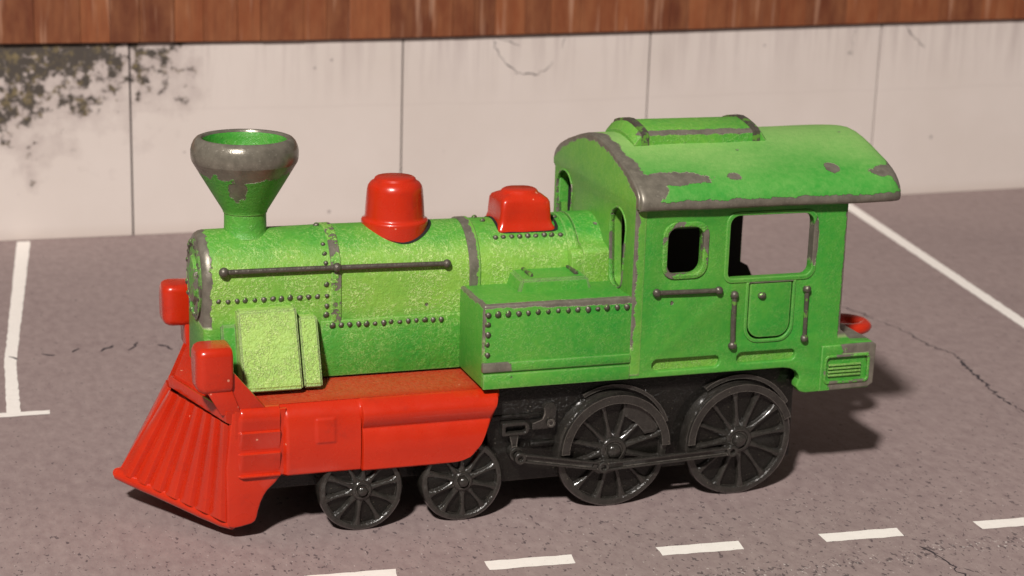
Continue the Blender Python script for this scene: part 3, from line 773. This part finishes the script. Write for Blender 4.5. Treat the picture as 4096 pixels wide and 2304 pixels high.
st = [(10.385, 0.975, -0.03), (10.40, 0.985, -0.012), (10.43, 0.995, 0.0)] + [(10.5 + 0.23 * i, 0.995 + 0.0010 * i, 0.001 * i) for i in range(19)] + [(14.80, 1.012, 0.02), (14.98, 1.008, 0.02), (15.10, 0.99, 0.012), (15.18, 0.962, 0.0), (15.225, 0.925, -0.02), (15.245, 0.88, -0.05)]
roof = obj('cab_roof', wobble(loft([roof_ring(*q) for q in st]), 0.010, 1.3), G_ROOF, loco, angle=42)
# raised hatch following the curve of the roof, with a strap at each end
hp = [(-0.66, 5.80), (-0.645, 6.105), (-0.615, 6.14), (-0.45, 6.19), (-0.2, 6.24), (0.0, 6.26)]
hp = hp + [(-a, z) for a, z in reversed(hp[:-1])]
def hring(x, dz, k=1.0): return [(x, CY + a * k, z + (dz if z > 5.9 else 0)) for a, z in hp]
hb = loft([hring(10.80, -0.16, 1.04), hring(10.90, -0.03, 1.02), hring(10.96, 0.0), hring(12.0, 0.0), hring(13.08, 0.0), hring(13.17, -0.03, 1.02), hring(13.26, -0.16, 1.04)])
bmesh.ops.bevel(hb, geom=[e for e in hb.edges if len(e.link_faces) == 2 and e.calc_face_angle(0) > 0.5], offset=0.02, segments=2, affect='EDGES')
hatch = obj('roof_hatch', hb, paint('hatch_paint', 0.30, 0.3, 0.55, radius=0.04, speck=0.15, wear=lambda t, wob: t.math('MULTIPLY', thr(t, t.math('ADD', t.y, t.math('MULTIPLY', wob, 0.16)), -0.66, -0.655), t.map(t.math('ADD', t.z, t.math('MULTIPLY', wob, 0.1)), 6.095, 6.10))), roof)
for xa in (10.93, 13.00):
    obj('hatch_strap', loft([hring(xa, 0.0, 1.015), hring(xa + 0.02, 0.035, 1.02), hring(xa + 0.12, 0.035, 1.02), hring(xa + 0.14, 0.0, 1.015)]), ZG, roof)
# rear platform, buffer beam and floor of the cab
obj('rear_platform', box(13.62, 14.96, N + 0.12, F - 0.12, 1.80, 2.615, 0.04), G_BUF, loco)
obj('cab_floor', box(10.55, 13.7, N + 0.15, F - 0.15, 2.3, 2.62, 0.02), RED, loco)
obj('backhead', box(10.56, 11.05, -1.0, 0.9, 2.6, 4.3, 0.1), DARK, loco)
# red coupling loop at the back
cp = []
b = bmesh.new(); R1 = []
for i in range(40):
    a = 2 * math.pi * i / 40
    R1.append([(15.56 + (0.36 + 0.14 * math.cos(t_)) * math.cos(a), 0.05 + (0.36 + 0.14 * math.cos(t_)) * math.sin(a), 2.26 + 0.11 * math.sin(t_) + 0.02) for t_ in [2 * math.pi * k / 10 for k in range(10)]])
R1.append(R1[0])
lp = loft(R1, caps=False)
obj('coupling_loop', join(lp, box(14.8, 15.3, -0.25, 0.35, 2.14, 2.36, 0.04)), RED, loco, angle=60)

# ------------------------------------------------------------------ red running board, cylinders and cowcatcher
deck_poly = [(3.76, -1.98), (3.90, -1.88), (8.12, -1.88), (8.12, 1.88), (3.90, 1.88), (3.72, 1.98), (3.16, 0.0)]
deck = obj('running_board', prism(deck_poly, 2.02, 2.209, 'z', 0.01), RED_DECK, loco)
ORIGIN[deck.name] = Vector((0, 0, 0))
apron = [(3.74, 2.17), (4.60, 2.17), (4.60, 1.09), (4.50, 1.05), (4.43, 0.95), (4.30, 0.83), (4.24, 0.74), (4.19, 0.63), (4.15, 0.50), (4.13, 0.40), (4.10, 0.325), (4.04, 0.285), (3.88, 0.25), (3.76, 0.235), (3.68, 0.26), (3.65, 0.36), (3.645, 1.25)]
rear = [(2.20, 8.15), (2.08, 8.13), (1.96, 8.095), (1.82, 8.04), (1.665, 7.985), (1.5, 7.92), (1.36, 7.855), (1.27, 7.79), (1.20, 7.73), (1.14, 7.66), (1.10, 7.56), (1.07, 7.40), (1.05, 7.15)]
def xr(z):
    for (za, xa), (zb_, xb) in zip(rear, rear[1:]):
        if z >= zb_: return xb + (xa - xb) * (z - zb_) / (za - zb_)
    return rear[-1][1]
def sm(a, c, v):
    t_ = max(0.0, min(1.0, (v - a) / (c - a))); return t_ * t_ * (3 - 2 * t_)
def relief(x, z):
    """how far the running-board side stands out at (x,z)"""
    if x < 4.51:                                  # three steps, each a small shelf
        h = 0.0
        for top in (1.83, 1.47, 1.11):
            if z < top: h = 0.075 * (1 - (top - z) / 0.36) + 0.006
        if z > 1.83: h = 0.085 - 0.16 * (2.19 - z) * 0.9
        edge = sm(3.80, 3.90, x) * (1 - sm(4.49, 4.51, x))
        return max(0, h) * edge
    if x < 5.79:                                  # smooth cylinder casing
        h = 0.10 * math.sin(math.pi * min(1, max(0, (z - 0.75) / 1.42))) ** 0.7 + 0.0
        p = sm(5.04, 5.09, x) * (1 - sm(5.35, 5.40, x)) * sm(1.55, 1.60, z) * (1 - sm(1.94, 1.99, z))
        return (h * sm(4.53, 4.62, x) + 0.018 * p)
    h = 0.13 * math.sin(math.pi * min(1, max(0, (z - 1.67) / 0.56))) if z > 1.70 else 0.0
    h2 = 0.15 * math.sqrt(max(0, 1 - ((z - 1.36) / 0.42) ** 2)) if z > 1.36 else 0.15 - 0.03 * (1.36 - z)
    h = max(h, h2, 0.02)
    return h * sm(5.79, 5.82, x)
for s in (-1, 1):
    Y = s * 2.0
    nz, nx = 96, 190
    b = bmesh.new(); G = []
    for j in range(nz + 1):
        z = 1.045 + (2.205 - 1.045) * j / nz
        row = []
        for i in range(nx + 1):
            if i <= 150: x_ = 3.70 + 0.0226 * i
            else: x_ = 7.09 + (xr(z) - 7.09) * (i - 150) / (nx - 150)
            if abs(x_ - 5.79) < 0.0113: x_ = 5.788
            y_ = 2.0 + relief(x_, z) * (1 - sm(xr(z) - 0.06, xr(z), x_))
            y_ -= 0.17 * (1 - math.sqrt(max(0, 1 - max(0, (z - 1.98) / 0.228) ** 2)))
            y_ -= 0.05 * (1 - sm(1.045, 1.08, z))
            row.append(b.verts.new((x_, s * y_, z)))
        G.append(row)
    for j in range(nz):
        for i in range(nx): b.faces.new((G[j][i], G[j][i + 1], G[j + 1][i + 1], G[j + 1][i]))
    # thickness: fold back to an inner wall
    inner_ = [[b.verts.new((v.co.x, s * 1.86, v.co.z)) for v in r] for r in (G[0], G[-1])]
    for i in range(nx):
        b.faces.new((G[0][i], G[0][i + 1], inner_[0][i + 1], inner_[0][i])); b.faces.new((G[-1][i], G[-1][i + 1], inner_[1][i + 1], inner_[1][i]))
    ends = [b.verts.new((r[-1].co.x, s * 1.86, r[-1].co.z)) for r in G]
    for j in range(nz): b.faces.new((G[j][-1], G[j + 1][-1], ends[j + 1], ends[j]))
    obj('cylinder_casing', b, RED, deck, angle=50)
    e0, e1 = sorted((s * 2.015, s * 1.86))
    obj('step_apron', plate(apron, [], e0, e1, 'y', 0.03), RED, deck)
# cowcatcher: a V of seven slats a side between a top beam and a rounded lip
A0, B0 = Vector((3.13, 0, 2.13)), Vector((3.71, 2.02, 2.13))
C0, D0 = Vector((2.19, 0, 0.60)), Vector((3.66, 2.0, 0.33))
bk = bmesh.new()
body = [[A0, B0, Vector((3.74, 2.02, 2.18)), Vector((3.74, -2.02, 2.18)), Vector((B0.x, -B0.y, B0.z))],
        [C0, D0, Vector((3.70, 2.0, 0.36)), Vector((3.70, -2.0, 0.36)), Vector((D0.x, -D0.y, D0.z))]]
off = Vector((0.24, 0, 0))
cw = obj('cowcatcher', loft([[p + off * (1 if i in (0, 1, 4) else 0.2) for i, p in enumerate(r)] for r in body]), RED, loco)
for s in (-1, 1):
    m = lambda p: Vector((p.x, s * abs(p.y), p.z))
    A, B, C, D_ = m(A0), m(B0), m(C0), m(D0)
    n = (B - A).cross(C - A).normalized()
    if n.x > 0: n = -n
    for i in range(7):
        f0, f1 = i / 7, (i + 1) / 7
        tl, tr = A.lerp(B, 0.04 + 0.94 * f0), A.lerp(B, 0.04 + 0.94 * f1)
        bl, br = C.lerp(D_, 0.03 + 0.95 * f0), C.lerp(D_, 0.03 + 0.95 * f1)
        tl, tr = tl.lerp(bl, 0.10), tr.lerp(br, 0.10)
        rows = []
        for k in range(7):
            f = k / 6
            L, R = tl.lerp(bl, f), tr.lerp(br, f)
            g = min(1.0, 0.35 + 1.6 * f)
            h0, h1 = 0.004, 0.085
            rows.append([L - n * 0.06, L + n * h0, L.lerp(R, 0.35) + n * (h0 + (h1 - h0) * 0.55), L.lerp(R, 0.72) + n * h1, L.lerp(R, 0.93) + n * h1 * 0.96, L.lerp(R, 0.985) + n * 0.0, R - n * 0.06])
        obj('slat', loft(rows), RED, cw, angle=28)
    # top beam
    tb_ = loft([[p + Vector((0.0, 0, 0.05)) + n * 0.02, p + n * 0.065 + Vector((0, 0, 0.03)), p + n * 0.085 + Vector((0, 0, -0.06)), p + n * 0.05 + Vector((-0.02, 0, -0.14)), p - n * 0.08 + Vector((0, 0, -0.14)), p - n * 0.08 + Vector((0, 0, 0.05))] for p in (A, A.lerp(B, 0.5), B)])
    obj('top_beam', tb_, RED, cw, angle=50)
    # lip: flattened bar, thicker towards the outer corner
    L0, L1 = C + Vector((0.03, 0, -0.04)), Vector((3.77, s * 1.93, 0.27))
    rows = []
    for k in range(13):
        f = k / 12; c_ = L0.lerp(L1, f); r_ = 0.10 + 0.015 * f
        if k == 12: r_ *= 0.7
        ax = (L1 - L0).normalized(); sidev = ax.cross(Vector((0, 0, 1))).normalized(); upv = sidev.cross(ax)
        rows.append([c_ + sidev * r_ * 1.15 * math.cos(q) + upv * r_ * math.sin(q) for q in [2 * math.pi * w / 16 for w in range(16)]])
    obj('lip', wobble(loft(rows), 0.008, 3), RED, cw, angle=60)
# square lamps on brackets at the front corners
for s, y0, y1, dx in ((-1, -2.05, -1.42, 0.0), (1, 1.55, 2.18, 0.02)):
    zt, z0 = (3.21, 2.47) if s < 0 else (3.29, 2.56)
    hb = loft([[(x, a, c) for a, c in rrect(y0 + k, y1 - k, z0 + k, zt - k, 0.12, 5)] for x, k in ((3.195 + dx, 0.14), (3.205 + dx, 0.085), (3.24 + dx, 0.035), (3.30 + dx, 0.008), (3.36 + dx, 0.0), (3.72 + dx, 0.0), (3.76 + dx, 0.02), (3.77 + dx, 0.05))])
    hl = obj('headlamp', wobble(hb, 0.010, 3.0), RED, loco, angle=50)
    m_ = (y0 + y1) / 2
    obj('bracket', prism([(3.58 + dx, 2.12), (3.34 + dx, 2.55), (3.72 + dx, 2.62), (3.90 + dx, 2.12)] if s < 0 else [(3.58 + dx, 2.15), (3.56 + dx, 2.62), (3.76 + dx, 2.62), (3.84 + dx, 2.15)], m_ - 0.28, m_ + 0.28, 'y', 0.03), RED, hl)
    yo = y0 + 0.08 if s < 0 else y1 - 0.2
    obj('gusset', prism([(3.70, 2.16), (4.31, 2.16), (3.78, 2.80), (3.70, 2.88)], yo, yo + 0.12, 'y', 0.015), RED, hl)

# ------------------------------------------------------------------ black chassis, wheels and rods
ch = obj('chassis', wobble(join(box(8.0, 13.60, -1.80, 1.80, 0.52, 2.23, 0.03), box(4.3, 8.1, -1.45, 1.45, 0.62, 2.0, 0.03)), 0.015, 2.0), BLK, loco)
def spoke_bm(r0, r1, ang, y, w=0.046):
    """spoke with flared ends, rounded towards the viewer"""
    sec = []
    for f in (0, 0.12, 0.3, 0.5, 0.7, 0.88, 1.0):
        r = r0 + (r1 - r0) * f; ww = w * (1 + 1.3 * abs(2 * f - 1) ** 4); hh = 0.085 if 0.05 < f < 0.97 else 0.075
        sec.append([(r, -ww, 0.03)] + [(r, -ww * math.cos(q), -hh * math.sin(q)) for q in [math.pi * i / 8 for i in range(9)]] + [(r, ww, 0.03)])
    b = loft(sec)
    ca, sa = math.cos(ang), math.sin(ang)
    for v in b.verts:
        r, t_, h = v.co; v.co = (r * ca - t_ * sa, y + h, r * sa + t_ * ca)
    return b
def make_wheel(R, nsp, xc, s, detail=True, rim=0.125, phase=0.0):
    # local frame: axle through the origin, outer face towards -y
    p = [(0.0, 0.34), (R - 0.04, 0.34), (R, 0.31), (R, 0.05), (R - 0.012, 0.02), (R - 0.035, 0.0), (R - rim + 0.02, 0.0), (R - rim, 0.015), (R - rim - 0.012, 0.11), (0.0, 0.11)]
    w = obj('wheel', wobble(lathe(p, (0, 0, 0), 'y', 72), 0.008, 4, xc), BLK_R, loco)
    w.location = Vector((xc, -2.04 if s < 0 else 2.04, R)) - ORIGIN[loco.name]
    if s > 0: w.rotation_euler = (0, 0, math.pi)
    ORIGIN[w.name] = Vector((0, 0, 0))
    hb_ = lathe([(R * 0.24, 0.10), (R * 0.24, -0.005), (R * 0.215, -0.03), (R * 0.17, -0.03), (R * 0.155, -0.0), (R * 0.13, 0.0), (R * 0.125, -0.05), (R * 0.09, -0.085), (0.0, -0.095)], (0, 0, 0), 'y', 28)
    obj('hub', hb_, BLK_R, w, angle=60)
    obj('web', lathe([(R - rim - 0.004, 0.12), (R - rim - 0.004, 0.085), (0.0, 0.085)], (0, 0, 0), 'y', 48), BLK_W, w)
    if detail:
        for k in range(nsp):
            a = 2 * math.pi * k / nsp + phase
            obj('spoke', spoke_bm(R * 0.21, R - rim + 0.01, a, 0.085), BLK_R, w, angle=70)
    return w
for s in (-1, 1):
    for xc, R, n_, ph in ((5.824, 0.694, 10, 0.2), (7.524, 0.694, 10, 0.35), (10.16, 1.0, 12, 0.25), (12.48, 1.0, 12, 0.12)):
        w = make_wheel(R, n_, xc, s, True, 0.13 if R > 0.8 else 0.10, ph)
        if abs(xc - 10.16) < 0.01:      # crescent balance weight
            poly = [(0.86 * math.cos(a), 0.86 * math.sin(a)) for a in [math.radians(d) for d in range(18, 79, 6)]] + [(0.60 * math.cos(a), 0.60 * math.sin(a)) for a in [math.radians(d) for d in range(72, 23, -8)]]
            obj('balance_weight', prism(poly, 0.0, 0.12, 'y', 0.02), BLK_R, w)
def annulus(cx, cz, r0, r1, d0, d1, y0, y1):
    ds = [d0 + (d1 - d0) * i / 36 for i in range(37)]
    P = [(cx + r1 * math.cos(math.radians(d)), cz + r1 * math.sin(math.radians(d))) for d in ds] + [(cx + r0 * math.cos(math.radians(d)), cz + r0 * math.sin(math.radians(d))) for d in reversed(ds)]
    b = loft([[(u, y, v) for u, v in P] for y in (y0, y1)])
    bmesh.ops.bevel(b, geom=[e for e in b.edges if len(e.link_faces) == 2 and e.calc_face_angle(0) > 0.6], offset=0.032, segments=3, affect='EDGES'); return b
obj('wheel_guard', annulus(10.185, 1.02, 0.835, 0.975, 2, 180, -2.13, -1.9), BLK_R, ch)
obj('wheel_guard', annulus(12.50, 1.02, 0.86, 0.985, 20, 182, -2.10, -1.9), BLK_R, ch)
obj('wheel_guard', annulus(12.50, 1.02, 1.03, 1.10, 30, 125, -1.90, -1.7), BLK_R, ch)
obj('wheel_guard', annulus(10.185, 1.02, 1.03, 1.09, 20, 120, -1.88, -1.7), BLK_R, ch)
# T-shaped hanger and slide bars on the chassis
def ibar(p, q, w, y0, y1, name='connecting_rod'):
    """fluted rod: two rails and a sunken web"""
    p, q = Vector(p), Vector(q); d = (q - p).normalized(); n_ = Vector((-d.y, d.x))
    parts = []
    for k in (-1, 1):
        c0, c1 = p + n_ * w * k, q + n_ * w * k
        parts.append(prism([tuple(c0 - n_ * 0.017), tuple(c1 - n_ * 0.017), tuple(c1 + n_ * 0.017), tuple(c0 + n_ * 0.017)], y0, y1, 'y', 0.008))
    parts.append(prism([tuple(p - n_ * w), tuple(q - n_ * w), tuple(q + n_ * w), tuple(p + n_ * w)], y0 + 0.05, y1, 'y', 0))
    for c_ in (p, q):
        parts.append(plate([(c_.x + 0.10 * math.cos(a), c_.y + 0.10 * math.sin(a)) for a in [2 * math.pi * i / 24 for i in range(24)]], [[(c_.x + 0.045 * math.cos(a), c_.y + 0.045 * math.sin(a)) for a in [2 * math.pi * i / 16 for i in range(16)]]], y0 - 0.02, y1, 'y', 0.015))
    return obj(name, join(*parts), BLK_R, loco, angle=50)
for s in (1, ):
    ibar((8.46, 1.06), (9.93, 0.78), 0.055, -2.20, -2.10, 'connecting_rod')
    ibar((9.93, 0.78), (12.29, 0.86), 0.055, -2.22, -2.12, 'coupling_rod')
obj('rod_boss', prism([(9.72, 0.74), (9.86, 0.66), (10.05, 0.66), (10.3, 0.72), (10.3, 0.86), (10.02, 0.90), (9.8, 0.88)], -2.18, -2.08, 'y', 0.02), BLK_R, loco)
tb2 = plate(rrect(8.21, 8.69, 1.37, 1.60, (0.10, 0.03, 0.03, 0.10)), [rrect(8.275, 8.62, 1.425, 1.535, 0.03)], -1.95, -1.78, 'y', 0.015)
leg = prism([(8.33, 1.39), (8.52, 1.39), (8.47, 1.20), (8.53, 1.10), (8.40, 1.10), (8.40, 1.22)], -1.93, -1.78, 'y', 0.012)
ey = plate([(8.46 + 0.12 * math.cos(a), 1.06 + 0.12 * math.sin(a)) for a in [2 * math.pi * i / 24 for i in range(24)]], [[(8.46 + 0.055 * math.cos(a), 1.06 + 0.055 * math.sin(a)) for a in [2 * math.pi * i / 16 for i in range(16)]]], -2.0, -1.8, 'y', 0.015)
obj('valve_hanger', join(tb2, leg, ey), BLK_R, ch)
sl1 = prism([(8.74, 1.44), (9.02, 1.44), (9.10, 1.48), (9.16, 1.58), (9.16, 1.80), (9.11, 1.88), (8.98, 1.88), (8.93, 1.80), (8.97, 1.70), (8.93, 1.60), (8.74, 1.57)], -1.93, -1.78, 'y', 0.02)
obj('reversing_link', join(sl1, lathe([(0.075, -1.96), (0.07, -1.975), (0.045, -1.975), (0.04, -1.93), (0.0, -1.93)], (9.06, 0, 1.545), 'y', 20)), BLK_R, ch)
obj('frame_rib', box(8.05, 9.2, -1.85, -1.78, 1.62, 1.70, 0.02), BLK, ch)
obj('frame_rib', box(8.75, 9.25, -1.86, -1.78, 1.12, 1.20, 0.02), BLK, ch)
# wheel axles
for xc, R in ((5.824, 0.694), (7.524, 0.694), (10.16, 1.0), (12.48, 1.0)):
    obj('axle', tube([(xc, -1.75, R), (xc, 1.75, R)], 0.09), BLK, ch)
